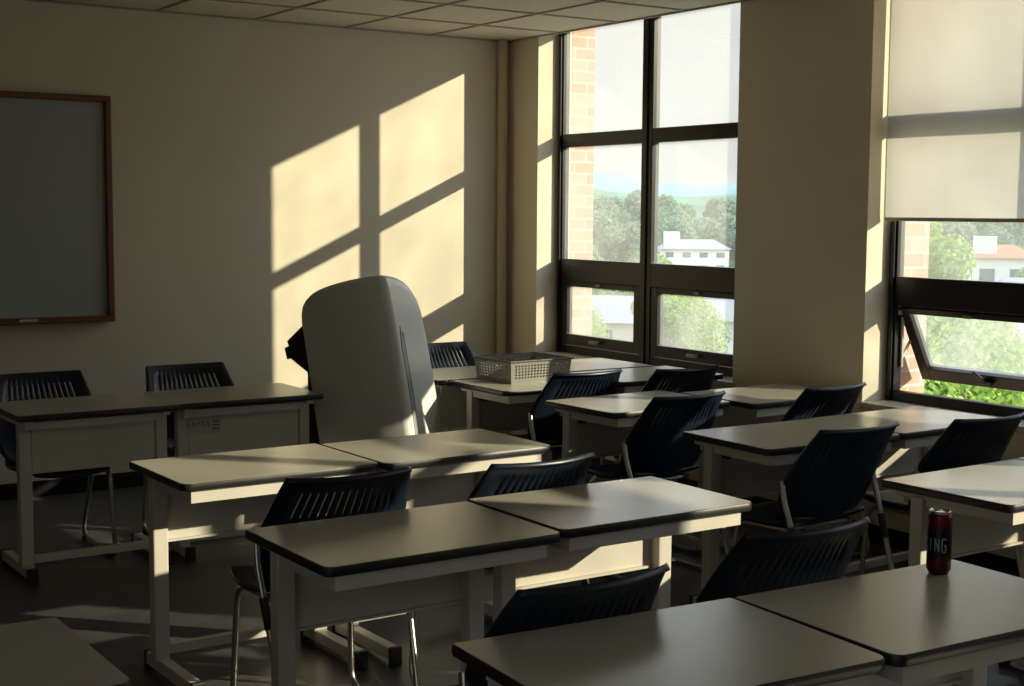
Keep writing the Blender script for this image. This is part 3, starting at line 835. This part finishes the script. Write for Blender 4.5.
for az, dist, s in ((51.1, 58, 1.17), (50.3, 64, 1.12), (51.9, 66, 1.1), (50.75, 75, 1.15), (49.9, 70, 1.0), (38.9, 62, .68), (39.25, 80, .72), (40.5, 56, .62), (40.95, 64, .66), (42.6, 60, .58), (37.6, 75, .6)):
    if free(az, dist, 1.9 * s):
        tree('slim', az, dist, s, 'slender pale green poplar standing outside the windows', 'slender poplars near the building', 0, k); k += 1
for az, dist, s in NEAR:
    if free(az, dist, 3.2 * s):
        tree('near', az, dist, s, 'bright yellow-green leafy tree just outside the windows', 'leafy trees near the building', 0, k); k += 1
for _ in range(60):
    az = rr.uniform(35, 56); dist = rr.uniform(90, 250); s = rr.uniform(.6, .9)
    if 39.6 < az < 43.2 and 130 < dist < 256: continue
    if free(az, dist, 5.0 * s):
        tree('mid', az, dist, s, 'mid green tree growing between the distant houses', 'trees between the town houses', 0, k); k += 1
for _ in range(420):
    if k > 190: break
    az = rr.uniform(35, 57); dist = rr.uniform(275, 480); s = rr.uniform(.75, 1.1)
    if free(az, dist, 5.0 * s):
        tree('far', az, dist, s, 'hazy dark tree in the wood on the far slope', 'trees of the far wood', max(0, dist - 300) * .03, k); k += 1

def house(az, dist, wdt, dep, hgt, rot, wallm, roofm, label, floors=2, cols=4, gable=True, name='house', tower=None):
    t = thing(name, label, 'building', polar(az, dist), R(rot))
    boxm('wall', (-wdt / 2, wdt / 2, -dep / 2, dep / 2, -2, hgt), wallm, t)
    bm = bmesh.new()
    if gable:
        rh = wdt * .0 + dep * .22; o = .5
        vs_ = [bm.verts.new(p) for p in ((-wdt / 2 - o, -dep / 2 - o, hgt), (wdt / 2 + o, -dep / 2 - o, hgt), (wdt / 2 + o, dep / 2 + o, hgt), (-wdt / 2 - o, dep / 2 + o, hgt), (-wdt / 2 + dep * .3, 0, hgt + rh), (wdt / 2 - dep * .3, 0, hgt + rh))]
        for f in ((0, 1, 5, 4), (2, 3, 4, 5), (1, 2, 5), (3, 0, 4), (3, 2, 1, 0)): bm.faces.new([vs_[i] for i in f])
    else: box(bm, -wdt / 2 - .3, wdt / 2 + .3, -dep / 2 - .3, dep / 2 + .3, hgt, hgt + .5)
    build('roof', bm, roofm, t)
    fh = hgt / floors
    for f in range(floors):
        for c in range(cols):
            cx = -wdt / 2 + wdt * (c + .5) / cols
            boxm('window', (cx - .75, cx + .75, -dep / 2 - .06, -dep / 2 + .02, f * fh + fh * .35, f * fh + fh * .75), 'pane_dark', t)
        cy2 = 0
        boxm('window', (-wdt / 2 - .06, -wdt / 2 + .02, cy2 - .7, cy2 + .7, f * fh + fh * .35, f * fh + fh * .75), 'pane_dark', t)
    if tower: boxm('tower', (tower[0], tower[0] + tower[1], -dep / 2 + .5, -dep / 2 + .5 + tower[1], hgt * .2, hgt + tower[2]), wallm, t)
    return t
house(41.2, 265, 12.5, 8, 7.0, -35, 'plaster_white', 'roof_grey', 'white three-storey building with a stair tower seen through the left window', 3, 4, True, 'building', (-5.6, 2.8, 3.2))
house(37.9, 120, 13, 9, 4.6, -45, 'plaster_cream', 'roof_grey', 'cream house with a grey roof, low in the left window', 2, 3)
house(38.6, 175, 12, 9, 5, -20, 'plaster_white', 'roof_grey', 'white house among the trees behind the cream house', 2, 3)
house(42.7, 110, 9, 8, 5.6, -40, 'plaster_white', 'roof_grey', 'small white house at the right of the left window', 2, 2)
house(41.9, 150, 16, 9, 4.5, -30, 'plaster_grey', 'roof_grey', 'grey flat-roofed house behind the small white house', 1, 4, False)
house(40.1, 190, 10, 8, 5, -50, 'plaster_cream', 'roof_red', 'cream house with a red roof half hidden by trees', 2, 3)
house(50.4, 190, 14, 9, 8, -35, 'plaster_white', 'roof_grey', 'white house behind the tree in the right window', 2, 4)
house(53.75, 127, 7, 8, 6.6, -52, 'plaster_white', 'roof_grey', 'pale house with a grey roof at the right edge', 2, 2, True, 'house')
house(52.6, 108, 3.6, 6, 6.2, -52, 'brick_orange', 'roof_grey', 'orange brick block beside the pale house', 1, 1, False)
house(53.1, 158, 6, 6, 9.2, -52, 'plaster_white', 'roof_red', 'white upper house with a red roof above the pale house', 2, 2, True, 'house', (-3, 2.4, 2.2))
house(54.6, 100, 8, 7, 4.5, -50, 'brick_orange', 'roof_grey', 'low orange brick house at the right edge', 1, 2, False)
